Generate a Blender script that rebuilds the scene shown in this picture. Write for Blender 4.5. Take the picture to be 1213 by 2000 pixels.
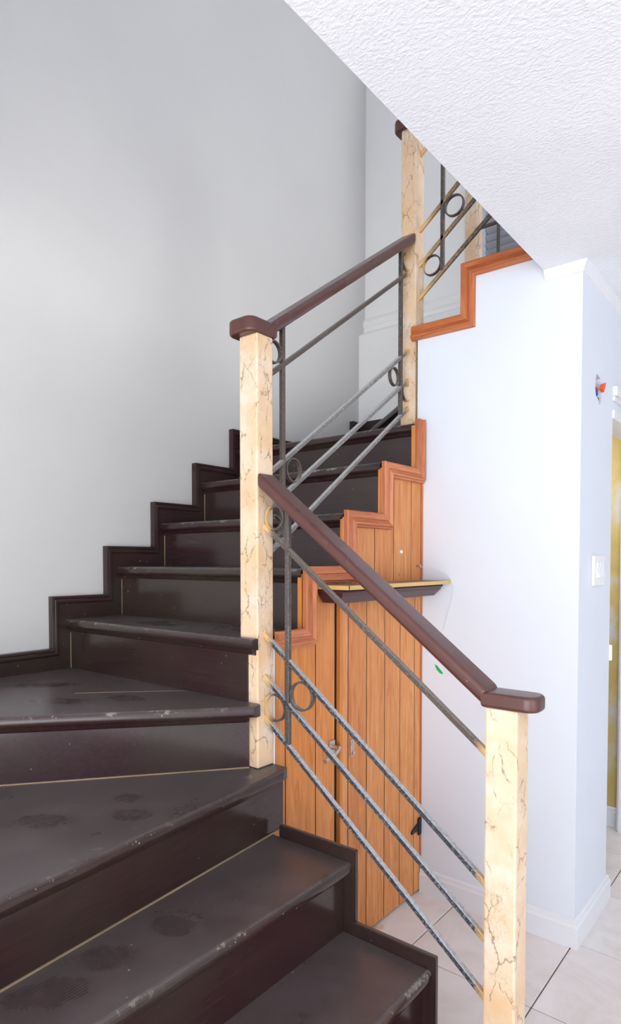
import bpy, bmesh, math, random
from mathutils import Vector, Matrix
random.seed(7)
scene = bpy.context.scene
for o in list(bpy.data.objects):
    bpy.data.objects.remove(o)
COL = scene.collection

# ------------------------------------------------------------------ camera
YAW, PITCH = 0.680, 0.0317
cy, sy, cp, sp = math.cos(YAW), math.sin(YAW), math.cos(PITCH), math.sin(PITCH)
rgt = Vector((cy, sy, 0)); fwd = Vector((-sy*cp, cy*cp, -sp)); upv = Vector((-sy*sp, cy*sp, cp))
cam_d = bpy.data.cameras.new('camera'); cam = bpy.data.objects.new('camera', cam_d); COL.objects.link(cam)
m = Matrix.Identity(4)
for i in range(3):
    m[i][0] = rgt[i]; m[i][1] = upv[i]; m[i][2] = -fwd[i]
m[0][3], m[1][3], m[2][3] = 0, 0, 1.394
cam.matrix_world = m
cam_d.sensor_fit = 'VERTICAL'; cam_d.sensor_height = 36.0; cam_d.sensor_width = 36.0
cam_d.lens = 1236.5/2000*36.0
cam_d.shift_y = 133.8/2000
cam_d.clip_start = 0.02
scene.camera = cam

# ------------------------------------------------------------------ light
w = bpy.data.worlds.new('daylight'); scene.world = w; w.use_nodes = True
bg = w.node_tree.nodes['Background']
bg.inputs[0].default_value = (0.86, 0.93, 1.0, 1); bg.inputs[1].default_value = 1.6
sun_d = bpy.data.lights.new('sun', 'SUN'); sun_d.energy = 13.0; sun_d.angle = 0.01; sun_d.color = (1.0, 0.985, 0.975)
sun = bpy.data.objects.new('sun', sun_d); COL.objects.link(sun)
sun.rotation_euler = Vector((-0.28, 0.75, -0.85)).to_track_quat('-Z', 'Y').to_euler()
def area(name, loc, direction, sx, sy_, power, color=(1, 1, 1)):
    d = bpy.data.lights.new(name, 'AREA'); d.shape = 'RECTANGLE'; d.size = sx; d.size_y = sy_
    d.energy = power; d.color = color
    o = bpy.data.objects.new(name, d); COL.objects.link(o); o.location = loc
    o.rotation_euler = Vector(direction).to_track_quat('-Z', 'Z').to_euler()
    return o
area('patio_door_daylight', (0.7, -3.05, 1.1), (0, 1, 0), 3.6, 2.1, 80, (0.88, 0.94, 1.0))  # added lamp for daylight from an unseen, assumed opening behind the camera
area('side_window_daylight', (2.93, -0.3, 1.1), (-1, 0.1, 0), 2.6, 2.0, 27, (0.93, 0.96, 1.0))  # fill lamp added at an invented opening in the unseen side wall
area('upper_window_daylight', (0.2, -0.05, 3.85), (-0.25, 1, -0.05), 2.6, 1.7, 36, (0.97, 0.98, 1.0))  # fill lamp added upstairs to brighten the back wall; no window modelled here
area('upper_hall_daylight', (2.6, 4.1, 3.9), (-1, 0.08, -0.1), 1.0, 1.6, 70, (0.97, 0.98, 1.0))  # fill lamp added out of view to brighten the upstairs blinds
area('store_room_lamp', (-1.15, 2.95, 2.0), (0.25, 0.6, -1), 0.3, 0.3, 5, (0.97, 0.98, 1.0))  # unseen lamp added to light the yellow inner wall
scene.view_settings.view_transform = 'Standard'
scene.view_settings.look = 'None'
scene.view_settings.exposure = 0.08
scene.view_settings.gamma = 1.0
scene.view_settings.use_curve_mapping = False

# ------------------------------------------------------------------ materials
def lin(r, g, b):
    f = lambda c: (c/255/12.92) if c/255 <= 0.04045 else ((c/255+0.055)/1.055)**2.4
    return (f(r), f(g), f(b), 1)
class NT:
    def __init__(s, name):
        s.m = bpy.data.materials.new(name); s.m.use_nodes = True
        s.t = s.m.node_tree; s.b = s.t.nodes['Principled BSDF']; s.out = s.t.nodes['Material Output']
        s._tc = None
    def n(s, typ, **kw):
        nd = s.t.nodes.new(typ)
        for k, v in kw.items():
            setattr(nd, k, v)
        return nd
    def l(s, a, b): s.t.links.new(a, b)
    def setv(s, sock, v):
        if hasattr(v, 'is_linked') or isinstance(v, bpy.types.NodeSocket): s.l(v, sock)
        else: sock.default_value = v
    def pos(s, scale=(1, 1, 1), rnd=0.0):
        g = s.n('ShaderNodeNewGeometry').outputs['Position'] if rnd == 0 else None
        if rnd:
            oi = s.n('ShaderNodeObjectInfo'); g0 = s.n('ShaderNodeTexCoord').outputs['Object']
            va = s.n('ShaderNodeVectorMath', operation='MULTIPLY_ADD')
            s.l(oi.outputs['Random'], va.inputs[0]); va.inputs[1].default_value = (rnd, rnd*1.7, rnd*0.6)
            s.l(g0, va.inputs[2]); g = va.outputs[0]
        else:
            g = s.n('ShaderNodeTexCoord').outputs['Object']
        mp = s.n('ShaderNodeMapping'); mp.inputs['Scale'].default_value = scale
        s.l(g, mp.inputs['Vector']); return mp.outputs[0]
    def noise(s, vec, scale, detail=4, rough=0.5, dist=0.0):
        nd = s.n('ShaderNodeTexNoise'); s.l(vec, nd.inputs['Vector'])
        nd.inputs['Scale'].default_value = scale; nd.inputs['Detail'].default_value = detail
        nd.inputs['Roughness'].default_value = rough; nd.inputs['Distortion'].default_value = dist
        return nd.outputs['Fac']
    def vor(s, vec, scale, feature='F1', out='Distance', rand=1.0):
        nd = s.n('ShaderNodeTexVoronoi', feature=feature); s.l(vec, nd.inputs['Vector'])
        nd.inputs['Scale'].default_value = scale; nd.inputs['Randomness'].default_value = rand
        return nd.outputs[out]
    def ramp(s, fac, stops):
        nd = s.n('ShaderNodeValToRGB'); s.l(fac, nd.inputs[0])
        e = nd.color_ramp.elements
        while len(e) < len(stops): e.new(0.5)
        for el, (p, c) in zip(e, stops):
            el.position = p; el.color = c if len(c) == 4 else (*c, 1)
        return nd.outputs[0]
    def mr(s, v, a, b, c=0.0, d=1.0):
        nd = s.n('ShaderNodeMapRange'); s.l(v, nd.inputs[0])
        for i, x in enumerate((a, b, c, d)): nd.inputs[i+1].default_value = x
        return nd.outputs[0]
    def mix(s, f, a, b, mode='MIX'):
        nd = s.n('ShaderNodeMix', data_type='RGBA', blend_type=mode)
        s.setv(nd.inputs[0], f); s.setv(nd.inputs[6], a); s.setv(nd.inputs[7], b)
        return nd.outputs[2]
    def math(s, op, a, b=0.0):
        nd = s.n('ShaderNodeMath', operation=op); s.setv(nd.inputs[0], a); s.setv(nd.inputs[1], b)
        return nd.outputs[0]
    def bump(s, h, strength=0.3, dist=0.01):
        nd = s.n('ShaderNodeBump'); s.l(h, nd.inputs['Height'])
        nd.inputs['Strength'].default_value = strength; nd.inputs['Distance'].default_value = dist
        s.l(nd.outputs[0], s.b.inputs['Normal'])
    def done(s, col, rough=0.5, metal=0.0, spec=0.5):
        s.setv(s.b.inputs['Base Color'], col); s.setv(s.b.inputs['Roughness'], rough)
        s.setv(s.b.inputs['Metallic'], metal); s.b.inputs['Specular IOR Level'].default_value = spec
        return s.m
K0, K1 = (0, 0, 0, 1), (1, 1, 1, 1)

def paint(name, c, rough=0.55, var=0.04, bump=0.05):
    t = NT(name); p = t.pos()
    n = t.noise(p, 2.2, 5, 0.6); n2 = t.noise(p, 60, 3)
    c2 = tuple(x*(1-var*2.2) for x in c[:3]) + (1,)
    col = t.mix(t.mr(n, 0.3, 0.75), c, c2)
    t.bump(n2, bump, 0.004)
    return t.done(col, rough)
M = {}
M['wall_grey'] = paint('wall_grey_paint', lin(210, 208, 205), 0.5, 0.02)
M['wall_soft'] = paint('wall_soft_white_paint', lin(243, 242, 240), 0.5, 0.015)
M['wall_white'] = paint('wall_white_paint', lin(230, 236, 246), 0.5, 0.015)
M['trim_white'] = paint('trim_white_paint', lin(236, 237, 242), 0.35, 0.02)
M['plain_white'] = paint('plastic_white', lin(245, 245, 246), 0.3, 0.0, 0.0)
M['plain_grey'] = paint('blind_grey', lin(205, 206, 214), 0.5, 0.02, 0.0)
def yellow():
    t = NT('unfinished_yellow_wall'); p = t.pos((1, 1, 0.7))
    n = t.noise(p, 3.5, 6, 0.6, 0.6)
    col = t.ramp(n, [(0.42, lin(205, 178, 105)), (0.52, lin(214, 190, 125)), (0.66, lin(214, 216, 224))])
    return t.done(col, 0.6)
M['yellow'] = yellow()
def stucco():
    t = NT('stucco_ceiling'); p = t.pos((1, 1.5, 1))
    n = t.noise(p, 78, 4, 0.55, 0.4); n2 = t.noise(p, 2, 3)
    h = t.mr(n, 0.38, 0.72)
    t.bump(h, 0.32, 0.006)
    return t.done(t.mix(t.mr(n2, 0.3, 0.7), lin(245, 247, 252), lin(240, 242, 248)), 0.7)
M['stucco'] = stucco()

PRINTS = [  # worn shoe marks on the treads: x, y, half length, half width, direction
    (-1.406, 0.976, 0.052, 0.040, 0.6), (-1.311, 0.916, 0.062, 0.045, 0.6), (-1.442, 0.766, 0.085, 0.048, 0.7),
    (-1.108, 0.882, 0.055, 0.042, 0.5), (-1.130, 0.720, 0.070, 0.048, 0.8), (-1.115, 0.600, 0.085, 0.050, 0.9),
    (-1.673, 1.156, 0.085, 0.042, 0.25), (-2.06, 1.10, 0.13, 0.05, 0.9), (-1.80, 1.00, 0.10, 0.05, 0.5), (-1.87, 1.44, 0.13, 0.045, 0.05)]
def dark_wood(name, axis):
    """polished, worn dark brown stair wood; axis = grain direction"""
    t = NT(name)
    sc = {'x': (1.0, 22, 22), 'y': (22, 1.0, 22), 'z': (22, 22, 1.0)}[axis]
    p = t.pos(); g = t.noise(t.pos(sc), 5, 4, 0.55, 0.3); big = t.noise(p, 2.3, 3)
    base = t.ramp(g, [(0.3, (0.024, 0.0085, 0.0100)), (0.55, (0.033, 0.0112, 0.0132)), (0.75, (0.041, 0.0145, 0.0155))])
    base = t.mix(t.mr(big, 0.40, 0.66, 0.0, 0.7), base, (0.040, 0.029, 0.020, 1))
    geo = t.n('ShaderNodeNewGeometry'); sep = t.n('ShaderNodeSeparateXYZ'); t.l(geo.outputs['True Normal'], sep.inputs[0])
    up = t.mr(sep.outputs['Z'], 0.35, 0.9)                      # dust settles on the treads
    d1 = t.noise(p, 3.6, 6, 0.60, 0.7); d2 = t.noise(p, 30, 4, 0.6)
    dust = t.math('MULTIPLY', t.mr(d1, 0.30, 0.70, 0.45, 1.0), t.mr(d2, 0.2, 0.75, 0.75, 1.0))
    sx = t.n('ShaderNodeSeparateXYZ'); t.l(p, sx.inputs[0])
    wob = t.math('MULTIPLY', t.math('SUBTRACT', d2, 0.5), 0.9)
    worn = None
    for (px, py, ra, rb, an) in PRINTS:
        px += 0.49; py -= 0.87                                  # staircase origin
        dx = t.math('SUBTRACT', sx.outputs[0], px); dy = t.math('SUBTRACT', sx.outputs[1], py); c, s_ = math.cos(an), math.sin(an)
        u = t.math('DIVIDE', t.math('ADD', t.math('MULTIPLY', dx, c), t.math('MULTIPLY', dy, s_)), ra)
        v = t.math('DIVIDE', t.math('SUBTRACT', t.math('MULTIPLY', dy, c), t.math('MULTIPLY', dx, s_)), rb)
        r2 = t.math('ADD', t.math('ADD', t.math('MULTIPLY', u, u), t.math('MULTIPLY', v, v)), wob)
        mk = t.mr(r2, 0.35, 1.25, 1.0, 0.0)
        worn = mk if worn is None else t.math('MAXIMUM', worn, mk)
    ridg = t.n('ShaderNodeTexWave'); t.l(p, ridg.inputs['Vector']); ridg.inputs['Scale'].default_value = 42; ridg.inputs['Distortion'].default_value = 3
    dust = t.math('MULTIPLY', dust, t.math('SUBTRACT', 1.0, t.math('MULTIPLY', worn, t.mr(ridg.outputs['Fac'], 0, 1, 0.30, 0.62))))
    f = t.math('ADD', t.math('MULTIPLY', t.math('MULTIPLY', dust, up), 0.50), 0.02)
    col = t.mix(f, base, lin(122, 112, 111))
    at = t.n('ShaderNodeAttribute', attribute_name='wear')      # chipped finish along the nosings
    chip = t.math('MULTIPLY', at.outputs['Fac'], t.math('MULTIPLY', t.mr(t.noise(p, 22, 5, 0.7), 0.56, 0.62), t.mr(t.noise(p, 3.2, 2), 0.46, 0.56)))
    s1 = t.vor(p, 46, 'F1'); sr = t.vor(p, 46, 'F1', 'Color'); sc_ = t.n('ShaderNodeSeparateColor'); t.l(sr, sc_.inputs[0])
    speck = t.math('LESS_THAN', s1, t.mr(sc_.outputs[0], 0.70, 1.0, 0.0, 0.10))
    speck = t.math('MULTIPLY', speck, t.mr(t.noise(p, 3.0, 3), 0.42, 0.54))
    col = t.mix(t.math('MAXIMUM', t.math('MULTIPLY', speck, 0.7), t.math('MULTIPLY', chip, 0.38)), col, lin(205, 192, 178))
    rough = t.math('ADD', t.mr(d1, 0.3, 0.7, 0.155, 0.18), t.math('MULTIPLY', f, 0.45))
    t.bump(g, 0.05, 0.002)
    return t.done(col, rough, 0, 0.5)
for a in 'xyz': M['dark_'+a] = dark_wood('dark_stair_wood_'+a, a)
def rail_wood():
    t = NT('varnished_handrail_wood'); p = t.pos((1, 1, 1)); n = t.noise(p, 5, 3, 0.5)
    col = t.ramp(n, [(0.3, lin(84, 50, 45)), (0.7, lin(92, 56, 50))])
    s1 = t.vor(t.pos(), 38); sr = t.vor(t.pos(), 38, 'F1', 'Color'); sx = t.n('ShaderNodeSeparateColor'); t.l(sr, sx.inputs[0])
    sp_ = t.math('LESS_THAN', s1, t.mr(sx.outputs[0], 0.8, 1.0, 0, 0.12))
    col = t.mix(t.math('MULTIPLY', sp_, 0.6), col, lin(215, 205, 200))
    return t.done(col, t.mr(n, 0.3, 0.7, 0.24, 0.36), 0, 0.55)
M['rail'] = rail_wood()
PAL = {'light': ((230, 164, 100), (214, 136, 70), (180, 98, 44)), 'deep': ((226, 152, 76), (212, 124, 50), (172, 86, 34)), 'mould': ((208, 132, 84), (190, 106, 60), (150, 76, 42))}
def pine(name, axis, hue='light', moulding=False):
    t = NT(name)
    sc = {'x': (1.1, 14, 14), 'y': (14, 1.1, 14), 'z': (14, 14, 1.1)}[axis]
    pv = t.pos(sc, 3.0)
    g = t.noise(pv, 3.2, 6, 0.62, 1.6); g2 = t.noise(pv, 14, 3, 0.5)
    a, b, c = PAL[hue]
    col = t.ramp(g, [(0.34, lin(*c)), (0.47, lin(*b)), (0.62, lin(*a))])
    col = t.mix(t.mr(g2, 0.45, 0.72, 0, 0.35), col, lin(*c))
    oi = t.n('ShaderNodeObjectInfo')
    tint = t.ramp(oi.outputs['Random'], [(0.0, lin(*[(p+q)//2 for p, q in zip(b, c)])), (0.5, lin(*[(p+q)//2 for p, q in zip(a, b)])), (1.0, lin(min(255, a[0]+8), a[1]+6, a[2]+16))])
    col = t.mix(0.42, col, tint)
    # knots
    kp = t.pos({'x': (0.5, 1, 1), 'y': (1, 0.5, 1), 'z': (1, 1, 0.5)}[axis], 3.0)
    kv = t.vor(kp, 6.5); kr = t.vor(kp, 6.5, 'F1', 'Color'); sx = t.n('ShaderNodeSeparateColor'); t.l(kr, sx.inputs[0])
    kk = t.math('LESS_THAN', kv, t.mr(sx.outputs[0], 0.55, 1.0, 0, 0.07))
    if not moulding: col = t.mix(t.math('MULTIPLY', kk, 0.75), col, lin(96, 40, 22))
    t.bump(g, 0.08, 0.002)
    return t.done(col, 0.36, 0, 0.45)
M['pine_z'] = pine('varnished_pine_z', 'z'); M['pine_deep'] = pine('deep_varnished_pine_z', 'z', 'deep')
M['mould_y'] = pine('pine_moulding_y', 'y', 'mould', True); M['mould_z'] = pine('pine_moulding_z', 'z', 'mould', True); M['mould_x'] = pine('pine_moulding_x', 'x', 'mould', True)
def cream():
    t = NT('crackled_cream_paint'); p = t.pos((1, 1, 0.55)); p1 = t.pos()
    def warp(sc, amt):
        wv = t.n('ShaderNodeVectorMath', operation='MULTIPLY_ADD')
        nd = t.n('ShaderNodeTexNoise'); t.l(p, nd.inputs['Vector']); nd.inputs['Scale'].default_value = sc; nd.inputs['Detail'].default_value = 5; nd.inputs['Roughness'].default_value = 0.65
        t.l(nd.outputs['Color'], wv.inputs[0]); wv.inputs[1].default_value = (amt,)*3; t.l(p, wv.inputs[2]); return wv.outputs[0]
    e1 = t.vor(warp(38, 0.035), 19, 'DISTANCE_TO_EDGE'); e2 = t.vor(warp(70, 0.03), 58, 'DISTANCE_TO_EDGE')
    m1 = t.mr(t.noise(p1, 16, 3, 0.6), 0.46, 0.55); m2 = t.mr(t.noise(p1, 13, 3), 0.52, 0.62)
    c1 = t.math('MULTIPLY', t.mr(e1, 0.0, 0.030, 1, 0), m1); c2 = t.math('MULTIPLY', t.mr(e2, 0.0, 0.040, 1, 0), t.math('MULTIPLY', m2, 0.5))
    crack = t.math('MAXIMUM', c1, c2)
    n = t.noise(p1, 7, 5, 0.6)
    col = t.ramp(n, [(0.34, lin(224, 186, 144)), (0.5, lin(229, 200, 168)), (0.66, lin(234, 216, 197))])
    col = t.mix(t.math('MULTIPLY', crack, 0.8), col, lin(110, 78, 50))
    inv = t.math('SUBTRACT', 1.0, crack); t.bump(inv, 0.35, 0.003)
    return t.done(col, 0.42, 0, 0.4)
M['cream'] = cream()
def iron(name, dark, light, amt):
    t = NT(name); p = t.pos()
    n = t.noise(p, 130, 4, 0.75); n2 = t.noise(p, 5, 3)
    geo = t.n('ShaderNodeNewGeometry'); sep = t.n('ShaderNodeSeparateXYZ'); t.l(geo.outputs['True Normal'], sep.inputs[0])
    up = t.mr(sep.outputs['Z'], 0.2, 0.75, 0.0, 1.0)
    sp_ = t.math('MULTIPLY', t.mr(n, 0.50, 0.60), t.mr(n2, 0.38, 0.60, 0.25, 1.0))
    f = t.math('MAXIMUM', t.math('MULTIPLY', sp_, 0.55*amt), t.math('MULTIPLY', up, t.mr(n, 0.3, 0.6, 0.45*amt, amt)))
    col = t.mix(f, dark, light)
    at = t.n('ShaderNodeAttribute', attribute_name='spray')     # cream paint sprayed onto the bar ends
    sf = t.mr(t.math('ADD', at.outputs['Fac'], t.math('MULTIPLY', t.math('SUBTRACT', n, 0.5), 0.5)), 0.25, 0.75)
    col = t.mix(sf, col, lin(222, 184, 128))
    t.bump(n, 0.2, 0.002)
    return t.done(col, 0.42, 0.2, 0.5)
M['iron'] = iron('dusty_hammered_iron', lin(56, 57, 63), lin(200, 200, 203), 0.9)
M['iron_pale'] = iron('pale_dusty_iron', lin(112, 108, 106), lin(206, 203, 200), 1.0)
M['bronze'] = iron('brown_iron', lin(84, 74, 68), lin(176, 166, 156), 0.55)
def tile():
    t = NT('cream_floor_tile'); p = t.pos((1, 1, 1), 4.0)
    n = t.noise(p, 4, 6, 0.65, 0.8); n2 = t.noise(p, 1.4, 3)
    col = t.ramp(n, [(0.3, lin(224, 214, 208)), (0.5, lin(236, 229, 226)), (0.7, lin(244, 239, 238))])
    return t.done(col, t.mr(n2, 0.3, 0.7, 0.28, 0.42), 0, 0.45)
M['tile'] = tile()
M['caulk'] = paint('tan_caulk', lin(170, 146, 118), 0.8, 0.25)
M['grout'] = paint('brown_grout', lin(128, 100, 84), 0.8, 0.2)
M['metal'] = NT('tarnished_steel').done(lin(196, 184, 176), 0.3, 0.85)
M['black_iron'] = NT('black_hinge_iron').done(lin(34, 36, 46), 0.45, 0.3)
M['gap'] = NT('dark_cupboard_inside').done((0.01, 0.008, 0.007, 1), 0.9)  # near-black colour painting the shade in joints and behind the doors
M['shelf_top'] = paint('dusty_shelf_top', lin(140, 116, 108), 0.5, 0.1)
M['shelf_edge'] = paint('tan_shelf_edge', lin(222, 184, 112), 0.4, 0.05)
M['shelf_mould'] = paint('maroon_shelf_moulding', lin(74, 38, 42), 0.3, 0.08)
M['blue'] = NT('blue_wire').done(lin(24, 70, 150), 0.4)
M['orange'] = NT('orange_wire').done(lin(236, 92, 34), 0.45)
M['concrete'] = paint('grey_mortar', lin(150, 148, 150), 0.9, 0.25, 0.3)
M['green'] = NT('green_tape').done(lin(30, 176, 104), 0.5)
M['cord'] = NT('clear_cord').done(lin(226, 228, 228), 0.3)
M['chip'] = paint('pale_plaster_chip', lin(232, 200, 182), 0.7)
M['terrace'] = paint('terrace_concrete', lin(226, 220, 210), 0.8)  # pale surface for the added outdoor ground that bounces sunlight
M['glassy'] = NT('dark_glass').done(lin(120, 126, 140), 0.1)

# ------------------------------------------------------------------ mesh helpers
ORG = {}
def obj(name, bm, mat, parent=None, kind=None, smooth=False):
    """link a bmesh (built in world metres) as one mesh object"""
    off = ORG.get(parent.name, Vector()) if parent else Vector()
    bmesh.ops.recalc_face_normals(bm, faces=bm.faces)
    if off.length: bmesh.ops.translate(bm, verts=bm.verts, vec=-off)
    me = bpy.data.meshes.new(name); bm.to_mesh(me); bm.free()
    if smooth:
        for p in me.polygons: p.use_smooth = True
        me.set_sharp_from_angle(angle=0.62)
    me.materials.append(M[mat])
    o = bpy.data.objects.new(name, me); COL.objects.link(o)
    if smooth: o.modifiers.new('weighted_normal', 'WEIGHTED_NORMAL').keep_sharp = True
    if parent: o.parent = parent; ORG[o.name] = off
    else: ORG[o.name] = Vector()
    if kind: o['kind'] = kind
    return o
def thing(name, label, cat, loc, group=None):
    o = bpy.data.objects.new(name, None); COL.objects.link(o); o.location = loc
    o.empty_display_size = 0.1
    o['label'] = label; o['category'] = cat
    if group: o['group'] = group
    ORG[o.name] = Vector(loc); return o
def tag(o, label, cat, group=None):
    o['label'] = label; o['category'] = cat
    if group: o['group'] = group
    return o
def B(): return bmesh.new()
def box(bm, x0, x1, y0, y1, z0, z1, bev=0.0, seg=2):
    r = bmesh.ops.create_cube(bm, size=1.0)
    for v in r['verts']:
        v.co = Vector(((x0+x1)/2+v.co.x*(x1-x0), (y0+y1)/2+v.co.y*(y1-y0), (z0+z1)/2+v.co.z*(z1-z0)))
    if bev:
        ed = {e for v in r['verts'] for e in v.link_edges}
        bmesh.ops.bevel(bm, geom=list(ed), offset=bev, segments=seg, affect='EDGES', profile=0.5)
    return bm
AX = {'x': lambda a, b, c: Vector((c, a, b)), 'y': lambda a, b, c: Vector((a, c, b)), 'z': lambda a, b, c: Vector((a, b, c))}
def prism(bm, poly, axis, c0, c1):
    """2D polygon (the two axes other than `axis`) extruded along `axis`"""
    f = AX[axis]
    lo = [bm.verts.new(f(a, b, c0)) for a, b in poly]; hi = [bm.verts.new(f(a, b, c1)) for a, b in poly]
    n = len(poly)
    bm.faces.new(lo); bm.faces.new(hi)
    for i in range(n):
        bm.faces.new((lo[i], lo[(i+1) % n], hi[(i+1) % n], hi[i]))
    return lo, hi
def bar(bm, p0, p1, side, wdt, hgt, bev=0.0, ends=None):
    """box along p0->p1; `side` is the horizontal width direction; optional vertical-cut ends"""
    p0, p1, side = Vector(p0), Vector(p1), Vector(side).normalized()
    d = (p1-p0).normalized(); up = side.cross(d).normalized()
    if up.z < 0: up = -up
    vs = []
    for p in (p0, p1):
        for a, b in ((-1, -1), (1, -1), (1, 1), (-1, 1)):
            q = p+side*(a*wdt/2)+up*(b*hgt/2)
            if ends == 'plumb':      # cut ends vertical: slide back along d
                hd = Vector((d.x, d.y, 0)).normalized(); k = (q-p).dot(hd)/d.dot(hd); q = q-d*k
            vs.append(bm.verts.new(q))
    fs = [(0, 1, 2, 3), (4, 5, 6, 7), (0, 1, 5, 4), (1, 2, 6, 5), (2, 3, 7, 6), (3, 0, 4, 7)]
    for f in fs: bm.faces.new([vs[i] for i in f])
    if bev:
        ed = {e for v in vs for e in v.link_edges}
        bmesh.ops.bevel(bm, geom=list(ed), offset=bev, segments=3, affect='EDGES', profile=0.5)
    return bm
def ring(bm, c, ax1, nrm, R, thick, band, seg=32):
    c, e1, n = Vector(c), Vector(ax1).normalized(), Vector(nrm).normalized(); e2 = n.cross(e1)
    rows = []
    for i in range(seg):
        a = 2*math.pi*i/seg; d = e1*math.cos(a)+e2*math.sin(a)
        rows.append([bm.verts.new(c+d*r+n*h) for r, h in ((R, -band/2), (R, band/2), (R-thick, band/2), (R-thick, -band/2))])
    for i in range(seg):
        a, b = rows[i], rows[(i+1) % seg]
        for k in range(4): bm.faces.new((a[k], a[(k+1) % 4], b[(k+1) % 4], b[k]))
    return bm
def moulding(pts, prof, side, mapf, name, mats, parent, caps=True):
    """mitred moulding along a 2D polyline; one closed mesh per straight run.
    prof: (offset from the line towards `side`, height above the wall); mapf(a, b, h) -> world"""
    n = len(pts); P = [Vector(p) for p in pts]; out = []
    nr = []
    for i in range(n-1):
        d = (P[i+1]-P[i]).normalized(); nr.append(Vector((-d.y, d.x))*side)
    def mit(i):
        if i == 0: return nr[0]
        if i == n-1: return nr[-1]
        v = nr[i-1]+nr[i]; return v/(v.dot(nr[i]))
    for i in range(n-1):
        bm = B(); rows = []
        for j in (i, i+1):
            mv = mit(j)
            rows.append([bm.verts.new(mapf(*(P[j]+mv*o), h)) for o, h in prof])
        k = len(prof)
        for q in range(k):
            bm.faces.new((rows[0][q], rows[0][(q+1) % k], rows[1][(q+1) % k], rows[1][q]))
        bm.faces.new(rows[0]); bm.faces.new(rows[1])
        horiz = abs(P[i+1].x-P[i].x) > abs(P[i+1].y-P[i].y)
        out.append(obj(name, bm, mats[0 if horiz else 1], parent))
    return out
def tube(bm, pts, r, seg=8):
    pts = [Vector(p) for p in pts]; rows = []
    for i, p in enumerate(pts):
        d = (pts[min(i+1, len(pts)-1)]-pts[max(i-1, 0)]).normalized()
        a = d.cross(Vector((0, 0, 1)));  a = a.normalized() if a.length > 1e-4 else Vector((1, 0, 0)); b = d.cross(a)
        rows.append([bm.verts.new(p+(a*math.cos(2*math.pi*k/seg)+b*math.sin(2*math.pi*k/seg))*r) for k in range(seg)])
    for u, v in zip(rows, rows[1:]):
        for k in range(seg): bm.faces.new((u[k], u[(k+1) % seg], v[(k+1) % seg], v[k]))
    bm.faces.new(rows[0]); bm.faces.new(rows[-1]); return bm
def spline(pts, n=8):
    P = [Vector(p) for p in pts]; out = []
    for i in range(len(P)-1):
        p0, p1, p2, p3 = P[max(i-1, 0)], P[i], P[i+1], P[min(i+2, len(P)-1)]
        for k in range(n):
            t = k/n
            out.append(0.5*((2*p1)+(p2-p0)*t+(2*p0-5*p1+4*p2-p3)*t*t+(3*p1-p0-3*p2+p3)*t**3))
    out.append(P[-1]); return out

# ------------------------------------------------------------------ the setting
XW, XR, YW, XC, ZC, XE, YB = -2.335, -1.298, 2.342, -0.670, 2.438, -0.802, 3.45
fl = obj('floor', box(B(), XW-0.1, 3.1, -3.3, 4.4, -0.1, -0.006), 'grout', kind='structure')
TX, TY, G = 0.4515, 0.43, 0.0045
tbm = box(B(), -TX/2+G/2, TX/2-G/2, -TY/2+G/2, TY/2-G/2, -0.012, 0.0, 0.0015, 1)
tile0 = obj('tile', tbm, 'tile', fl)
first = True
for i in range(-5, 9):
    for j in range(-12, 6):
        cx, cyy = -0.680+(i+0.5)*TX, 1.935+(j+0.5)*TY
        if cx-TX/2 < XW-0.1 or cx+TX/2 > 3.1 or cyy-TY/2 < -3.3 or cyy+TY/2 > 4.4: continue
        t = tile0 if first else tile0.copy()
        if not first: COL.objects.link(t); t.parent = fl
        first = False
        t.location = (cx, cyy, 0)
bm = B(); box(bm, XE, 3.1, -3.3, 4.4, ZC, ZC+0.30); box(bm, XW-0.1, XE, -3.3, 0.30, ZC, ZC+0.30)
obj('ceiling', bm, 'stucco', kind='structure')
obj('ceiling', box(B(), XW-0.1, 3.1, -0.2, 5.6, 5.0, 5.1), 'wall_white', kind='structure')
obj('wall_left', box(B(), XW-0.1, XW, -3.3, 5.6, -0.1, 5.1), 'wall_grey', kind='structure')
# back wall: thick lower part with a ledge, thinner upper part that stops at a post; an opening beyond it
bm = B()
prism(bm, [(YB+0.12, 0), (YB-0.07, 0), (YB-0.07, 2.826), (YB-0.066, 2.832), (YB-0.018, 2.862), (YB-0.012, 2.885), (YB-0.022, 2.895), (YB-0.022, 2.925), (YB-0.010, 2.945), (YB, 2.955), (YB, 3.05), (YB+0.12, 3.05)], 'x', XW, -1.40)
prism(bm, [(YB+0.12, 2.2), (YB-0.07, 2.2), (YB-0.07, 2.826), (YB-0.066, 2.832), (YB-0.018, 2.862), (YB-0.012, 2.885), (YB-0.022, 2.895), (YB-0.022, 2.925), (YB-0.010, 2.945), (YB, 2.955), (YB, 3.05), (YB+0.12, 3.05)], 'x', -1.40, XE)
box(bm, XW, -1.635, YB, YB+0.12, 3.05, 5.1)
wb = obj('wall_back', bm, 'wall_soft', kind='structure')
obj('wall_back', box(B(), XW, 3.1, 4.70, 4.80, 0, 5.1), 'wall_grey', kind='structure')
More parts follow.
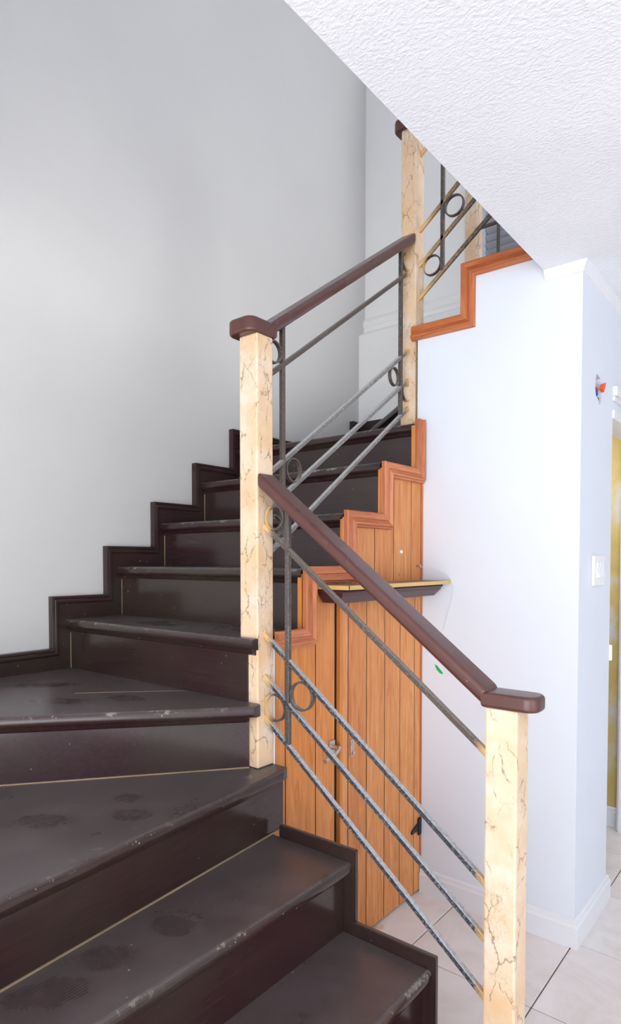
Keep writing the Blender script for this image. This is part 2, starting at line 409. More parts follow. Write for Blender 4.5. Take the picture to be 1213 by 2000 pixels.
# white wall under the upper flight (front), returning along the hall
HY0, HY1, HZ0, HZ1 = 2.512, 2.600, 1.985, 2.090       # broken-out switch hole
bm = B()
prism(bm, [(XR, 0), (XC-0.10, 0), (XC-0.10, ZC), (XE, ZC), (XE, 2.545), (-1.115, 2.545), (-1.115, 2.35), (-1.322, 2.35), (-1.322, 1.955), (XR, 1.955)], 'y', YW, YW+0.10)
YE = 2.765; DX = XC-0.10
hole = [(2.530, 2.092), (2.556, 2.088), (2.585, 2.084), (2.597, 2.060), (2.600, 2.020), (2.590, 1.996), (2.572, 1.984), (2.545, 2.002), (2.522, 2.010), (2.513, 2.035), (2.516, 2.070)]
def holed_face(bm, outer, inner, f):
    ov = [bm.verts.new(f(*p)) for p in outer]; iv = [bm.verts.new(f(*p)) for p in inner]; es = []
    for L in (ov, iv):
        for i in range(len(L)): es.append(bm.edges.new((L[i], L[(i+1) % len(L)])))
    bmesh.ops.triangle_fill(bm, edges=es, use_beauty=True); return iv
outer = [(YW, 0), (YE, 0), (YE, ZC), (YW, ZC)]
iv = holed_face(bm, outer, hole, lambda a, b: Vector((XC, a, b)))
bv = [bm.verts.new(v.co+Vector((-0.05, 0, 0))) for v in iv]
for i in range(len(iv)): bm.faces.new((iv[i], iv[(i+1) % len(iv)], bv[(i+1) % len(bv)], bv[i]))
for quad in ([(XC, YW), (DX, YW)], [(XC, YE), (DX, YE)]):
    (xa, ya), (xb, yb_) = quad
    bm.faces.new([bm.verts.new(p) for p in ((xa, ya, 0), (xb, yb_, 0), (xb, yb_, ZC), (xa, ya, ZC))])
bm.faces.new([bm.verts.new(p) for p in ((DX, YW+0.1, 0), (DX, YE, 0), (DX, YE, ZC), (DX, YW+0.1, ZC))])
bmesh.ops.remove_doubles(bm, verts=bm.verts, dist=1e-5)
wr = obj('wall_right', bm, 'wall_white', kind='structure')
# over-door wall and the rest of the hall wall
bm = B(); box(bm, DX, XC, YE, 3.50, 2.0, ZC); box(bm, DX, XC, 3.50, 4.7, 0, ZC)
obj('wall_hall', bm, 'wall_white', kind='structure')
obj('wall_inner', box(B(), -1.6, DX, 3.555, 3.62, 0, ZC), 'yellow', kind='structure')
bm = B(); prism(bm, [(XW, 0), (-1.2, 0), (-1.2, 2.2), (2.6, 2.2), (2.6, 0), (3.1, 0), (3.1, ZC), (XW, ZC)], 'y', -3.3, -3.2)
obj('wall_rear', bm, 'wall_white', kind='structure')
bm = B(); box(bm, 3.0, 3.1, -3.3, -1.7, 0, ZC); box(bm, 3.0, 3.1, 1.1, 4.7, 0, ZC); box(bm, 3.0, 3.1, -1.7, 1.1, 2.15, ZC)
obj('wall_side', bm, 'wall_white', kind='structure')
bm = B(); box(bm, 3.0, 3.1, -0.2, 5.6, ZC+0.30, 5.0); box(bm, XW, 3.1, -0.2, -0.1, ZC+0.30, 5.0)
obj('wall_upper', bm, 'wall_white', kind='structure')
obj('ground', box(B(), -8, 10, -14, -3.3, -0.15, -0.03), 'terrace', kind='structure')  # unseen ground added outside to bounce sun up onto the ceiling

# baseboards, crown, casings
BB = [(0, 0), (0, 0.016), (0.075, 0.016), (0.083, 0.010), (0.094, 0.010), (0.100, 0.003), (0.100, 0)]
def baseboard(name, path, mat='trim_white'):
    """path in plan; profile (z, out) swept with mitres, out = left of path"""
    n = len(path); P = [Vector(p) for p in path]; nr = []
    for i in range(n-1):
        d = (P[i+1]-P[i]).normalized(); nr.append(Vector((d.y, -d.x)))
    bm = B(); rows = []
    for j in range(n):
        mv = nr[0] if j == 0 else nr[-1] if j == n-1 else (nr[j-1]+nr[j])/((nr[j-1]+nr[j]).dot(nr[j]))
        rows.append([bm.verts.new((P[j].x+mv.x*o, P[j].y+mv.y*o, z)) for z, o in BB])
    for a, b in zip(rows, rows[1:]):
        for k in range(len(BB)): bm.faces.new((a[k], a[(k+1) % len(BB)], b[(k+1) % len(BB)], b[k]))
    bm.faces.new(rows[0]); bm.faces.new(rows[-1])
    return obj(name, bm, mat, kind='structure')
baseboard('baseboard_right', [(XR+0.004, YW), (XC, YW), (XC, YE), (DX, YE)])
baseboard('baseboard_hall', [(-1.5, 3.555), (-0.80, 3.555)])
bm = B()
CR = [(ZC, 0.0), (ZC, 0.018), (ZC-0.012, 0.015), (ZC-0.022, 0.006), (ZC-0.034, 0.004), (ZC-0.036, 0)]
path = [Vector((XE, YW)), Vector((XC, YW)), Vector((XC, 4.7))]; nr = [Vector((0, -1)), Vector((1, 0))]; rows = []
for j in range(3):
    mv = nr[0] if j == 0 else nr[1] if j == 2 else Vector((1, -1))
    rows.append([bm.verts.new((path[j].x+mv.x*o, path[j].y+mv.y*o, z)) for z, o in CR])
for a, b in zip(rows, rows[1:]):
    for k in range(len(CR)): bm.faces.new((a[k], a[(k+1) % len(CR)], b[(k+1) % len(CR)], b[k]))
bm.faces.new(rows[0]); bm.faces.new(rows[-1])
obj('trim_1', bm, 'trim_white', kind='structure')
bm = B(); box(bm, XC-0.002, XC+0.018, YE-0.005, 3.56, 2.055, 2.095, 0.005); box(bm, XC-0.002, XC+0.010, YE-0.005, 3.56, 2.035, 2.055, 0.003); box(bm, DX+0.01, XC+0.008, YE-0.005, 3.50, 1.965, 2.0, 0.004)
obj('trim_2', bm, 'trim_white', kind='structure')
bm = B(); box(bm, -0.80, -0.655, 3.49, 3.52, 0, 2.0, 0.004); box(bm, -0.79, -0.70, 3.475, 3.49, 0, 1.97, 0.003)
obj('trim_3', bm, 'trim_white', kind='structure')

# ------------------------------------------------------------------ staircase
Z = {0: 0.190, 1: 0.385, 2: 0.581, 3: 0.770, 4: 0.968, 5: 1.163, 6: 1.368, 7: 1.560, 8: 1.765, 9: 1.955, 10: 2.155, 11: 2.355, 12: 2.552}
YL = 0.35                        # open side of the lower flight
XS = XW+0.019                    # face of the wall skirting
st = thing('staircase', 'dark brown worn wooden staircase winding up along the grey wall', 'staircase', (-0.49, 0.87, 0))
TH = 0.034
def tread(k, poly, nose, mat):
    """poly: plan outline; nose: index of the edge (i, i+1) that is the rounded front"""
    bm = B(); lo, hi = prism(bm, poly, 'z', Z[k]-TH, Z[k])
    n = len(poly); i, j = nose, (nose+1) % n
    ed = [e for e in bm.edges if {e.verts[0], e.verts[1]} in ({hi[i], hi[j]}, {lo[i], lo[j]})]
    bmesh.ops.bevel(bm, geom=ed, offset=0.013, segments=4, affect='EDGES', profile=0.5)
    ed = [e for e in bm.edges if e.calc_length() > 0.02 and len(e.link_faces) == 2 and e.calc_face_angle(0) > 1.2]
    bmesh.ops.bevel(bm, geom=ed, offset=0.0025, segments=2, affect='EDGES', profile=0.5)
    t = obj('tread', bm, mat, st, smooth=True)
    at = t.data.attributes.new('wear', 'FLOAT', 'POINT'); off = ORG[t.name]; pa, pb = Vector(poly[i]), Vector(poly[j]); dn = (pb-pa).normalized()
    for v in t.data.vertices:
        q = Vector((v.co.x+off.x, v.co.y+off.y))-pa; dist = abs(q.x*dn.y-q.y*dn.x); h = Z[k]-(v.co.z+off.z)
        at.data[v.index].value = 1.0 if dist < 0.0115 and h < 0.012 else 0.0
    # small cove moulding under the nosing
    a, b = Vector(poly[i]), Vector(poly[j]); c = sum((Vector(q) for q in poly), Vector((0, 0)))/n
    d = (b-a).normalized(); inn = Vector((-d.y, d.x))
    if inn.dot(c-a) < 0: inn = -inn
    bm = B(); pr = [(0.012, 0.0), (0.034, 0.0), (0.034, -0.018), (0.027, -0.018), (0.020, -0.012)]
    rows = [[bm.verts.new((*(q+inn*o), Z[k]-TH+h+0.001)) for o, h in pr] for q in (a+d*0.012, b-d*0.012)]
    for q in range(len(pr)): bm.faces.new((rows[0][q], rows[0][(q+1) % 5], rows[1][(q+1) % 5], rows[1][q]))
    bm.faces.new(rows[0]); bm.faces.new(rows[1])
    obj('nosing_moulding', bm, mat, t)
    return t
def riser(k, p0, p1, mat, zt=None):
    """board from the tread below up to tread k; the visible face is the line p0-p1, body behind (left of p0->p1)"""
    a, b = Vector(p0), Vector(p1); d = (b-a).normalized(); nn = Vector((-d.y, d.x))*0.018
    bm = B(); z0 = Z[k-1]-0.002 if k > 0 else 0.0
    prism(bm, [a, b, b+nn, a+nn], 'z', z0, (zt or Z[k]-TH)+0.001)
    r = obj('riser', bm, mat, st); fr = -nn/0.018*0.0025
    if k in (4, 3): 
        bm = B(); prism(bm, [a, b, b+fr*1.4, a+fr*1.4], 'z', Z[k-1]-0.001, Z[k-1]+0.0035); obj('caulk_line', bm, 'caulk', r)
    if k in (5, 6, 7, 8):
        bm = B(); prism(bm, [a, a+d*0.003, a+d*0.003+fr, a+fr], 'z', Z[k-1], Z[k]-TH-0.02); obj('caulk_line', bm, 'caulk', r)
    return r
YT = 1.374                        # inner face of the outer side trim of the lower flight
tread(0, [(-0.485, YL), (-0.485, YT), (-0.78, YT), (-0.78, YL)], 0, 'dark_y')
tread(1, [(-0.728, YL), (-0.728, YT), (-1.04, YT), (-1.04, YL)], 0, 'dark_y')
tread(2, [(-0.968, YL), (-0.968, YT), (-1.30, YT), (-1.30, YL)], 0, 'dark_y')
tread(3, [(-1.146, YL), (-1.231, 1.392), (-1.245, 1.427), (-1.39, 1.427), (-2.17, 0.44), (-2.17, YL)], 0, 'dark_y')
tread(4, [(-2.105, YL), (-1.277, 1.318), (-1.284, 1.352), (-1.36, 1.40), (XS, 1.40), (XS, YL)], 0, 'dark_x')
bm = B(); bar(bm, (-1.86, 1.095, Z[4]), (-1.62, 1.352-0.012, Z[4]), (1, -1, 0), 0.003, 0.0012); obj('board_joint', bm, 'caulk', st)
riser(0, (-0.512, YL), (-0.512, YT), 'dark_y'); riser(1, (-0.755, YL), (-0.755, YT), 'dark_y'); riser(2, (-0.995, YL), (-0.995, YT), 'dark_y')
riser(3, (-1.175, YL), (-1.262, 1.428), 'dark_y')
riser(4, (-2.118, YL), (-1.331, 1.352), 'dark_y')
NY = {5: 1.325, 6: 1.563, 7: 1.790, 8: 2.030, 9: 2.285}
for k in (5, 6, 7, 8):
    x1 = -1.292 if k == 5 else -1.305
    poly = [(XS, NY[k]), (x1, NY[k]), (x1, NY[k]+0.022 if k == 5 else NY[k+1]+0.05), (-1.345 if k == 5 else x1, NY[k]+0.05 if k == 5 else NY[k+1]+0.05)]
    if k == 5: poly = [(XS, NY[5]), (-1.292, NY[5]), (-1.292, 1.353), (-1.374, 1.358), (-1.374, 1.427), (-1.305, 1.427), (-1.305, NY[6]+0.05), (XS, NY[6]+0.05)]
    else: poly = [(XS, NY[k]), (x1, NY[k]), (x1, NY[k+1]+0.05), (XS, NY[k+1]+0.05)]
    tread(k, poly, 0, 'dark_x')
    riser(k, (XS, NY[k]+0.025), (-1.336 if k == 5 else x1-0.002, NY[k]+0.025), 'dark_x')
tread(9, [(XS, NY[9]), (-1.305, NY[9]), (-1.324, 2.342), (-1.324, 2.50), (-1.40, 2.56), (XS, 3.378)], 0, 'dark_x')
riser(9, (XS, NY[9]+0.025), (-1.307, NY[9]+0.025), 'dark_x')
tread(10, [(-1.412, 2.50), (XS, 3.318), (XS, 3.378), (-1.32, 3.378), (-1.32, 2.44)], 0, 'dark_x')
riser(10, (XS, 3.345), (-1.40, 2.515), 'dark_x')
tread(11, [(-1.318, 2.446), (-1.318, 3.376), (-1.10, 3.376), (-1.10, 2.446)], 0, 'dark_y')
riser(11, (-1.295, 3.376), (-1.295, 2.446), 'dark_y')
tread(12, [(-1.112, 2.446), (-1.112, 3.376), (XE-0.002, 3.376), (XE-0.002, 2.446)], 0, 'dark_y')
riser(12, (-1.088, 3.376), (-1.088, 2.446), 'dark_y')
# skirting up the grey wall
con = [(0.30, 1.046), (1.269, 1.052)]
for i, (yy, zz) in enumerate([(1.269, 1.254), (1.510, 1.454), (1.752, 1.654), (1.992, 1.854), (2.235, 2.052)]):
    con += [(yy, zz), ((1.510, 1.752, 1.992, 2.235, 3.28)[i], zz)]
con += [(3.28, 2.268), (YB-0.07, 2.268)]
bm = B(); back = [(y+0.16, z-0.17) for y, z in reversed(con)]
back[0] = (YB-0.07, back[0][1])
back[1] = (min(back[1][0], YB-0.08), back[1][1])
prism(bm, con+back, 'x', XW, XS); sk = obj('wall_skirting', bm, 'dark_y', st)
moulding(con, [(0, 0.019), (0, 0.030), (0.008, 0.031), (0.013, 0.026), (0.016, 0.027), (0.025, 0.027), (0.031, 0.021), (0.031, 0.019)], -1, lambda a, b, h: Vector((XW+h-0.001, a, b)), 'skirting_bead', ('dark_y', 'dark_z'), sk)
bm = B(); box(bm, XS, -1.35, YB-0.07-0.016, YB-0.07, 2.1, 2.275, 0.003); obj('wall_skirting', bm, 'dark_x', st)
# outer side trim of the lower flight: thin boards standing a little proud of treads and nosings
def side_trim(poly, mat):
    bm = B(); prism(bm, poly, 'y', YT+0.001, YT+0.016)
    ed = [e for e in bm.edges if e.calc_length() > 0.012]
    bmesh.ops.bevel(bm, geom=ed, offset=0.002, segments=2, affect='EDGES'); return obj('side_trim', bm, mat, st)
P3 = 0.034
side_trim([(-1.232, Z[2]+P3), (-0.958, Z[2]+P3), (-0.958, Z[1]+P3), (-0.985, Z[1]+P3), (-0.985, Z[1]-0.05), (-1.232, Z[1]-0.05)], 'dark_z')
side_trim([(-0.985, Z[1]+P3), (-0.718, Z[1]+P3), (-0.718, Z[0]+P3), (-0.745, Z[0]+P3), (-0.745, 0.0), (-0.985, 0.0)], 'dark_z')
side_trim([(-0.745, Z[0]+P3), (-0.475, Z[0]+P3), (-0.475, 0), (-0.745, 0)], 'dark_z')
bm = B(); prism(bm, [(-0.51, 0), (-0.51, Z[0]-TH), (-0.755, Z[0]-TH), (-0.755, Z[1]-TH), (-0.995, Z[1]-TH), (-0.995, Z[2]-TH), (-1.18, Z[2]-TH), (-1.18, Z[3]-TH), (-2.12, Z[3]-TH), (-2.12, 0)], 'y', YL, YL+0.02)
obj('side_board', bm, 'dark_x', st)
# pine mouldings on the outer side of the flights
PM = [(0, 0), (0, 0.014), (0.004, 0.018), (0.024, 0.018), (0.027, 0.013), (0.032, 0.015), (0.041, 0.024), (0.047, 0.024), (0.050, 0.016), (0.056, 0.014), (0.058, 0)]
oc = [(1.430, 1.176), (1.566, 1.176), (1.566, 1.375), (1.790, 1.375), (1.790, 1.570), (2.032, 1.570), (2.032, 1.768), (2.280, 1.768), (2.280, 1.968)]
moulding(oc, PM, -1, lambda a, b, h: Vector((XR+h, a, b)), 'stringer_moulding', ('mould_y', 'mould_z'), st)
uc = [(-1.345, 2.362), (-1.126, 2.360), (-1.126, 2.556), (XE+0.002, 2.552)]
moulding(uc, PM, -1, lambda a, b, h: Vector((a, YW-h, b)), 'stringer_moulding', ('mould_x', 'mould_z'), st)

# ------------------------------------------------------------------ railing
rl = thing('stair_railing', 'cream crackled newel posts with dark handrails and iron bars climbing the stairs', 'railing', (-0.55, 1.39, 0.19))
def post(x0, x1, y0, y1, z0, z1):
    return obj('newel_post', box(B(), x0, x1, y0, y1, z0, z1, 0.005, 2), 'cream', rl)
post(-1.372, -1.298, 1.356, 1.426, Z[3]+0.001, 2.062)
post(-0.588, -0.513, 1.355, 1.425, Z[0]+0.001, 1.062)
post(-1.411, -1.339, 2.352, 2.424, Z[9]+0.001, 3.195)
obj('filler_strip', box(B(), XR-0.03, XR-0.001, 1.4265, 1.4320, Z[3]-0.02, 1.13), 'trim_white', rl)
W = 0.0150
POSTS = [(-1.372, -1.298, 1.356, 1.426, 0.7, 2.1), (-0.588, -0.513, 1.355, 1.425, 0, 1.1), (-1.411, -1.339, 2.352, 2.424, 1.9, 3.3)]
def spray_attr(o, reach):
    """paint overspray near the posts, stored on the mesh"""
    at = o.data.attributes.new('spray', 'FLOAT', 'POINT'); off = ORG[o.name]
    for v in o.data.vertices:
        c = v.co+off; best = 9
        for x0, x1, y0, y1, z0, z1 in POSTS:
            d = Vector((max(x0-c.x, 0, c.x-x1), max(y0-c.y, 0, c.y-y1), max(z0-c.z, 0, c.z-z1))).length; best = min(best, d)
        at.data[v.index].value = max(0.0, 1-best/reach)
def rbar(p0, p1, side, mat='iron', reach=0.05):
    """square iron bar cut plumb against the posts, with extra loops near both ends"""
    p0, p1, s_ = Vector(p0), Vector(p1), Vector(side).normalized(); L = (p1-p0).length; d = (p1-p0)/L; up = s_.cross(d)
    if up.z < 0: up = -up
    hd = Vector((d.x, d.y, 0)).normalized(); bm = B(); rows = []; c = 0.0022; h = W/2
    oct_ = [(-h, -h+c), (-h+c, -h), (h-c, -h), (h, -h+c), (h, h-c), (h-c, h), (-h+c, h), (-h, h-c)]
    for q in (0, 0.015, 0.03, 0.045, 0.06, 0.08, L-0.08, L-0.06, L-0.045, L-0.03, L-0.015, L):
        row = []
        for a_, b_ in oct_:
            v = s_*a_+up*b_; v = v-d*(v.dot(hd)/d.dot(hd)); row.append(bm.verts.new(p0+d*q+v))
        rows.append(row)
    for u, v in zip(rows, rows[1:]):
        for k in range(8): bm.faces.new((u[k], u[(k+1) % 8], v[(k+1) % 8], v[k]))
    bm.faces.new(rows[0]); bm.faces.new(rows[-1])
    o = obj('rail_bar', bm, mat, rl); spray_attr(o, reach); return o
def vbar(x, y, z0, z1):
    return obj('baluster', box(B(), x-W/2, x+W/2, y-W/2, y+W/2, z0, z1, 0.0015, 1), 'bronze', rl)
def rring(c, e1, nrm, R=0.034, mat='bronze'):
    o = obj('ring', ring(B(), c, e1, nrm, R, 0.0055, 0.013), mat, rl, smooth=True); spray_attr(o, 0.05); return o
# flight 1 (along x) between first and second post
yB = 1.390; sB = (0, 1, 0); xa, xb = -1.298, -0.588
LB = {'sub': (1.496, 0.940), 'b1': (1.170, 0.632), 'b2': (1.043, 0.500), 'b3': (0.922, 0.362)}
for k, (za, zb) in LB.items():
    rbar((xa, yB, za), (xb, yB, zb), sB, 'bronze' if k == 'sub' else 'iron')
zl = lambda k, x: LB[k][0]+(LB[k][1]-LB[k][0])*(x-xa)/(xb-xa)
vbar(-1.208, yB, zl('b3', -1.208)+0.004, 1.565)
rring((-1.257, yB, 1.520), (1, 0, 0), (0, 1, 0), 0.037)
rring((-1.155, yB, 1.004), (1, 0, 0), (0, 1, 0), 0.043)
rring((-1.258, yB, 0.956), (1, 0, 0), (0, 1, 0), 0.042)
# flight 2 (along y) between second and third post
pA, pA2 = Vector((-1.335, 1.426, 0)), Vector((-1.374, 2.352, 0)); sA = (1, 0.04, 0)
def LA(y, z): 
    t = (y-pA.y)/(pA2.y-pA.y); return Vector((pA.x+(pA2.x-pA.x)*t, y, z))
AB = {'sub': (1.948, 2.600), 'b1': (1.648, 2.275), 'b2': (1.540, 2.152), 'b3': (1.402, 2.036)}
for k, (za, zb) in AB.items():
    rbar(LA(1.426, za), LA(2.352, zb), sA, 'bronze' if k == 'sub' else 'iron_pale')
za_ = lambda k, y: AB[k][0]+(AB[k][1]-AB[k][0])*(y-1.426)/(0.926)
for y, zt in ((1.514, 2.14), (2.286, 2.675)):
    p = LA(y, 0); vbar(p.x, y, za_('b3', y)+0.004, zt)
nA = Vector((1, 0.041, 0)); eA = Vector((-0.041, 1, 0))
for y, z, R in ((1.470, 2.040, 0.036), (1.568, 1.686, 0.040), (1.470, 1.500, 0.038), (2.232, 2.140, 0.038), (2.334, 2.098, 0.038), (2.330, 2.634, 0.036)):
    rring(LA(y, z), eA, nA, R)
# flight 3 (along +x) above the third post
yC = 2.388
CB = {'b0': 3.085, 'b1': 2.775, 'b2': 2.632, 'b3': 2.497}
SC = 0.778; xc0, xc1 = -1.339, -0.83
for k, z in CB.items():
    pa, pb = (xc0, yC, z), (xc1, yC, z+(xc1-xc0)*SC); rbar(pa, pb, sB, 'bronze', 0.12)
vbar(-1.236, yC, 2.497+0.103*SC+0.004, 3.25)
rring((-1.184, yC, 2.826), (1, 0, 0), (0, 1, 0), 0.043); rring((-1.283, yC, 2.616), (1, 0, 0), (0, 1, 0), 0.042)
# handrails
def handrail(p0, p1, side, cap, name='handrail'):
    h = obj(name, bar(B(), p0, p1, side, 0.076, 0.034, 0.011, 'plumb'), 'rail', rl, smooth=True)
    if cap: 
        bm = B(); x0, x1, y0, y1, z0, z1, roundv = cap
        box(bm, x0, x1, y0, y1, z0, z1)
        def is_round(e):
            return abs(e.verts[0].co.z-e.verts[1].co.z) > 0.02 and roundv(e.verts[0].co)
        bmesh.ops.bevel(bm, geom=[e for e in bm.edges if is_round(e)], offset=0.030, segments=6, affect='EDGES', profile=0.5)
        bmesh.ops.bevel(bm, geom=[e for e in bm.edges if abs(e.verts[0].co.z-e.verts[1].co.z) < 0.001], offset=0.009, segments=3, affect='EDGES', profile=0.5)
        obj('end_cap', bm, 'rail', h, smooth=True)
    return h
handrail((-1.298, yB, 1.634), (-0.585, yB, 1.080), sB, (-0.596, -0.470, 1.350, 1.430, 1.061, 1.097, lambda c: c.x > -0.5))
handrail(LA(1.412, 2.081), LA(2.350, 2.735), sA, (-1.400, -1.294, 1.326, 1.440, 2.061, 2.107, lambda c: c.y < 1.35))
handrail((-1.36, yC, 3.222), (-0.83, yC, 3.222+0.53*SC), sB, (-1.446, -1.33, 2.335, 2.428, 3.193, 3.242, lambda c: c.x < -1.4))

# landing railing beyond the back wall opening
lr = thing('landing_railing', 'cream post with thin iron bars in front of upstairs window blinds', 'railing', (-1.592, 3.46, 3.05))
obj('newel_post', box(B(), -1.630, -1.556, 3.42, 3.494, 3.051, 4.05, 0.005), 'cream', lr)
for z in (3.098, 3.285, 3.47):
    obj('rail_bar', bar(B(), (-1.556, 3.457, z), (-0.82, 3.457, z), sB, W, W, 0.001), 'bronze', lr)
for x in (-1.445, -1.20, -0.97):
    obj('baluster', box(B(), x-W/2, x+W/2, 3.457-W/2, 3.457+W/2, 3.098, 4.0, 0.001, 1), 'bronze', lr)
obj('handrail', bar(B(), (-1.64, 3.457, 4.06), (-0.82, 3.457, 4.06), sB, 0.076, 0.034, 0.009), 'rail', lr)
# window with blinds beyond
w1 = obj('window_1', box(B(), -2.05, -0.9, 4.66, 4.698, 2.95, 4.35), 'glassy', kind='structure')
for k in range(24):
    z = 2.99+k*0.056
    obj('slat', bar(B(), (-2.03, 4.635, z), (-0.92, 4.635, z), (0, 1, -0.9), 0.05, 0.003), 'plain_grey', w1)
bm = B(); box(bm, -2.08, -2.04, 4.62, 4.70, 2.92, 4.40); box(bm, -0.91, -0.87, 4.62, 4.70, 2.92, 4.40); box(bm, -2.08, -0.87, 4.61, 4.70, 2.92, 2.955)
obj('window_frame', bm, 'trim_white', w1)

# ------------------------------------------------------------------ under-stair cupboard
cb = thing('understair_cupboard', 'varnished orange pine plank cupboard built under the stairs', 'cupboard', (XR, 1.89, 0.001))
def topz(y):
    for a, zt in ((2.280, 1.955), (2.032, 1.755), (1.790, 1.557), (1.566, 1.362)):
        if y >= a: return zt
    return 1.163
def plank(y0, y1, z0, z1, parent, name='plank', xo=0.0, dep=0.016, mat='pine_z'):
    """vertical board; with z1 None its top follows the stepped moulding"""
    g = 0.0024; y0 += g; y1 -= g
    if z1 is None:
        cuts = [y0]+[c for c in (1.566, 1.790, 2.032, 2.280) if y0 < c < y1]+[y1]
        pts = [(y0, z0)]
        pts = [(y1, z0), (y0, z0)]
        for a, b in zip(cuts, cuts[1:]):
            zt = topz((a+b)/2)-0.012; pts += [(a, zt), (b, zt)]
    else: pts = [(y1, z0), (y0, z0), (y0, z1), (y1, z1)]
    bm = B(); lo, hi = prism(bm, pts, 'x', XR-dep+xo, XR+xo)
    ed = [e for e in bm.edges if abs(e.verts[0].co.z-e.verts[1].co.z) > 0.15 and min(v.co.x for v in e.verts) > XR+xo-0.001]
    bmesh.ops.bevel(bm, geom=ed, offset=0.0008, segments=1, affect='EDGES')
    return obj(name, bm, mat, parent)
obj('carcass', box(B(), XR-0.045, XR-0.030, 1.44, 2.335, 0.0, 1.10), 'gap', cb)  # near-black sheet standing for the shade behind the doors
obj('door_gap', box(B(), XR-0.030, XR-0.012, 1.7472, 1.7638, 0.012, 1.262), 'gap', cb)  # black strip that paints the shade between the two doors
# narrow left door, boards; set slightly back
dl = obj('door', box(B(), XR-0.030, XR-0.0075, 1.434, 1.746, 0.012, 1.12), 'gap', cb)  # body in the shade colour so the board joints read dark
for a, b in ((1.432, 1.487), (1.487, 1.640), (1.640, 1.747)):
    plank(a, b, 0.012, None, dl, xo=-0.006, mat='pine_deep')
# wide right door
dr = obj('door', box(B(), XR-0.030, XR+0.0006, 1.768, 2.330, 0.012, 1.26), 'gap', cb)  # shade-coloured body, nearly flush, draws the dark lines between boards
for a, b in ((1.766, 1.815), (1.815, 1.932), (1.932, 2.055), (2.055, 2.169), (2.169, 2.284), (2.284, 2.333)):
    plank(a, b, 0.010, 1.262, dr, xo=0.002)
obj('edge_strip', box(B(), XR-0.018, XR+0.005, 1.764, 1.779, 0.010, 1.262, 0.002), 'pine_deep', dr)
obj('corner_strip', box(B(), XR-0.02, XR+0.006, 2.3335, 2.3415, 0.001, 1.91, 0.002), 'mould_z', cb)
# fixed boards above the door
bm = B(); prism(bm, [(2.331, 1.268), (1.624, 1.268), (1.624, 1.33), (1.82, 1.33), (1.82, 1.53), (2.06, 1.53), (2.06, 1.73), (2.331, 1.73)], 'x', XR-0.017, XR-0.0013); obj('backing', bm, 'gap', cb)  # black sheet just behind the boards paints shade into their joints
for a, b in ((1.620, 1.748), (1.748, 1.863), (1.863, 1.986), (1.986, 2.120), (2.120, 2.254), (2.254, 2.333)):
    plank(a, b, 1.266, None, cb)
# lever latch on the left door and its keep on the right door
X0 = XR-0.006
lt = obj('latch', box(B(), X0, X0+0.006, 1.712, 1.742, 0.712, 0.775, 0.0025), 'metal', dl)
bm = B(); tube(bm, [(X0, 1.728, 0.752), (X0+0.030, 1.728, 0.752)], 0.009, 12); tube(bm, spline([(X0+0.028, 1.732, 0.754), (X0+0.036, 1.712, 0.744), (X0+0.036, 1.675, 0.733), (X0+0.036, 1.645, 0.728)], 5), 0.0075, 10)
obj('lever_handle', bm, 'metal', dl)
bm = B(); box(bm, XR+0.002, XR+0.007, 1.826, 1.846, 0.694, 0.757, 0.0025); tube(bm, [(XR+0.005, 1.836, 0.708), (XR+0.013, 1.836, 0.708)], 0.008, 12); tube(bm, [(XR+0.005, 1.836, 0.742), (XR+0.010, 1.836, 0.742)], 0.006, 12)
obj('keyhole_plate', bm, 'metal', dr)
# strap hinge by the white wall
bm = B(); box(bm, XR+0.0045, XR+0.012, 2.310, 2.333, 0.247, 0.318, 0.002)
prism(bm, [(2.312, 0.300), (2.258, 0.278), (2.258, 0.266), (2.312, 0.268)], 'x', XR+0.0045, XR+0.009)
obj('strap_hinge', bm, 'black_iron', dr)
bm = B(); tube(bm, [(XR-0.002, 2.296, 1.372), (XR+0.018, 2.296, 1.372)], 0.0035, 8); tube(bm, [(XR+0.016, 2.296, 1.372), (XR+0.019, 2.296, 1.372)], 0.007, 10)
obj('screw', bm, 'metal', cb)
bm = B(); tube(bm, [(XR-0.002, 2.172, 1.428), (XR+0.006, 2.172, 1.428)], 0.007, 10); obj('peg', bm, 'plain_white', cb)

# ------------------------------------------------------------------ shelf on the cupboard
sh = thing('shelf', 'small dark maroon moulded shelf with tan edge on the pine cupboard', 'shelf', (XR+0.006, 1.98, 1.262))
obj('shelf_board', box(B(), XR+0.0055, -1.172, 1.640, 2.340, 1.300, 1.313, 0.002), 'shelf_top', sh)
bm = B(); box(bm, -1.172, -1.165, 1.633, 2.340, 1.2995, 1.3135, 0.001); box(bm, XR+0.0055, -1.165, 1.632, 1.640, 1.2995, 1.3135, 0.001)
obj('edge_band', bm, 'shelf_edge', sh)
CP = [(1.2995, 0.100), (1.292, 0.104), (1.288, 0.098), (1.278, 0.094), (1.262, 0.080), (1.254, 0.074), (1.252, 0.066), (1.252, 0.0), (1.2995, 0.0)]
bm = B(); rows = []
for (px, py, mx, my) in ((XR+0.0055, 1.738, 0, -1), (XR+0.0055, 1.738, 1, -1), (XR+0.0055, 2.258, 1, 0.6), (XR+0.0055, 2.258, 0, 0.6)):
    rows.append([bm.verts.new((px+mx*o, py+my*o, z)) for z, o in CP])
for a, b in zip(rows, rows[1:]):
    for k in range(len(CP)-2): bm.faces.new((a[k], a[k+1], b[k+1], b[k]))
bmesh.ops.remove_doubles(bm, verts=bm.verts, dist=1e-5)
bmesh.ops.holes_fill(bm, edges=bm.edges)
obj('crown_moulding', bm, 'shelf_mould', sh)

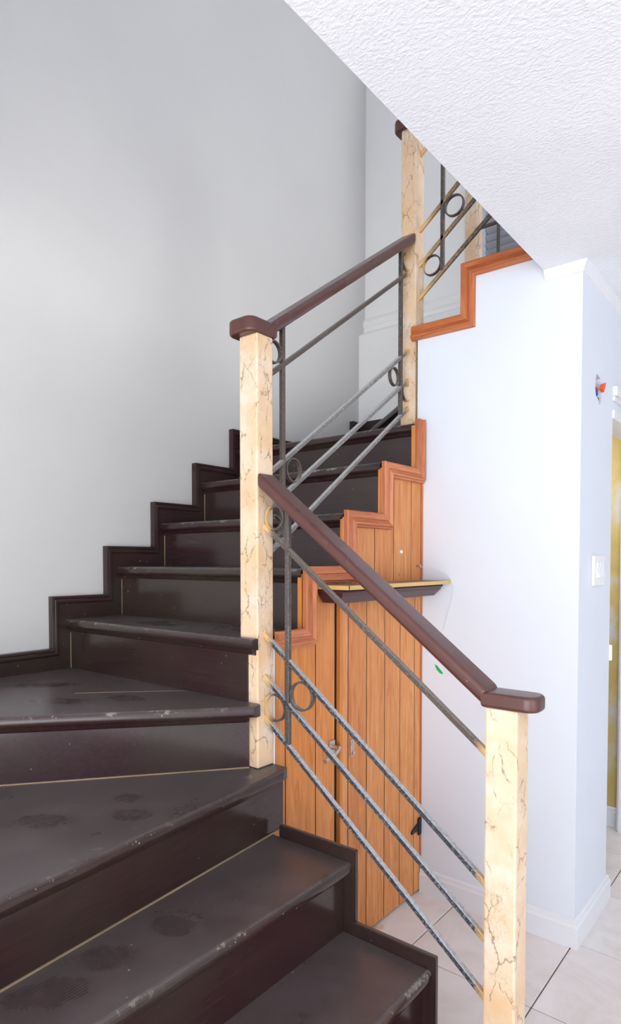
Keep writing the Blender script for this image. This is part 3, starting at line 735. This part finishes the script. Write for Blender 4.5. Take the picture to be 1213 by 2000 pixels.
# ------------------------------------------------------------------ small things on the walls
sw = thing('light_switch', 'white three gang light switch plate on the white wall', 'light switch', (XC, 2.562, 1.300))
obj('plate', box(B(), XC+0.0005, XC+0.012, 2.490, 2.634, 1.299, 1.412, 0.003), 'plain_white', sw)
for k in range(3):
    y = 2.538+k*0.030
    bm = B(); prism(bm, [(XC+0.011, 1.330), (XC+0.024, 1.333), (XC+0.015, 1.358), (XC+0.013, 1.385), (XC+0.011, 1.385)], 'y', y-0.010, y+0.010) if False else None
    bm = B(); vs = [(XC+0.011, 1.328), (XC+0.022, 1.332), (XC+0.014, 1.358), (XC+0.017, 1.384), (XC+0.011, 1.386)]
    prism(bm, vs, 'y', y-0.011, y+0.011); obj('rocker', bm, 'plain_white', sw)
hb = thing('wire_outlet', 'broken open switch hole with blue and orange wires in white wall', 'wiring', (XC-0.05, 2.556, 1.985))
obj('mortar_back', box(B(), XC-0.052, XC-0.0505, 2.50, 2.61, 1.975, 2.10), 'concrete', hb)
bm = B()
for q in (0, 1, 2):
    tube(bm, spline([(XC-0.050, 2.528+q*0.012, 2.052), (XC-0.020, 2.540+q*0.010, 2.050-q*0.008), (XC-0.010, 2.556+q*0.004, 2.036-q*0.006), (XC-0.022, 2.566, 2.014), (XC-0.048, 2.560-q*0.006, 2.004)], 6), 0.006, 8)
obj('blue_wire', bm, 'blue', hb)
bm = B(); prism(bm, [(2.560, 2.036), (2.578, 2.030), (2.600, 2.058), (2.606, 2.072), (2.592, 2.066), (2.566, 2.058)], 'x', XC+0.004, XC+0.014)
tube(bm, [(XC-0.05, 2.556, 2.040), (XC-0.01, 2.560, 2.042), (XC+0.010, 2.572, 2.044)], 0.005, 8)
obj('orange_wire', bm, 'orange', hb)
bm = B(); tube(bm, spline([(XC-0.05, 2.548, 2.0), (XC-0.015, 2.560, 1.996), (XC-0.012, 2.585, 2.012), (XC-0.05, 2.590, 2.02)], 6), 0.006, 8)
obj('grey_wire', bm, 'concrete', hb)
pl = tag(obj('wall_plate', box(B(), XC-0.062, XC+0.010, YE+0.0005, YE+0.012, 0.985, 1.050, 0.005), 'plain_white'), 'small rounded white plate on the end of the white wall', 'wall plate')
bm = B(); tube(bm, spline([(-1.290, YW-0.040, 1.368), (-1.250, YW-0.02, 1.362), (-1.185, YW-0.006, 1.338), (-1.157, YW-0.003, 1.300), (-1.157, YW-0.003, 1.250), (-1.176, YW-0.003, 1.180), (-1.195, YW-0.003, 1.108)], 8), 0.0011, 6)
tag(obj('cord', bm, 'cord'), 'thin clear cord hanging down the white wall from the screw', 'cord')
bm = B(); prism(bm, [(-1.235, 0.966), (-1.224, 0.962), (-1.200, 0.938), (-1.197, 0.930), (-1.210, 0.931), (-1.226, 0.946)], 'y', YW-0.0015, YW-0.0002)
tag(obj('tape_scrap', bm, 'green'), 'small scrap of green tape stuck on the white wall', 'tape')
bm = B(); prism(bm, [(-1.286, 1.925), (-1.262, 1.93), (-1.255, 1.985), (-1.270, 2.012), (-1.284, 1.96)], 'z', 0.0005, 0.012)
tag(obj('plaster_chip', bm, 'chip'), 'pale plaster chip lying on tiles at foot of pine door', 'debris')
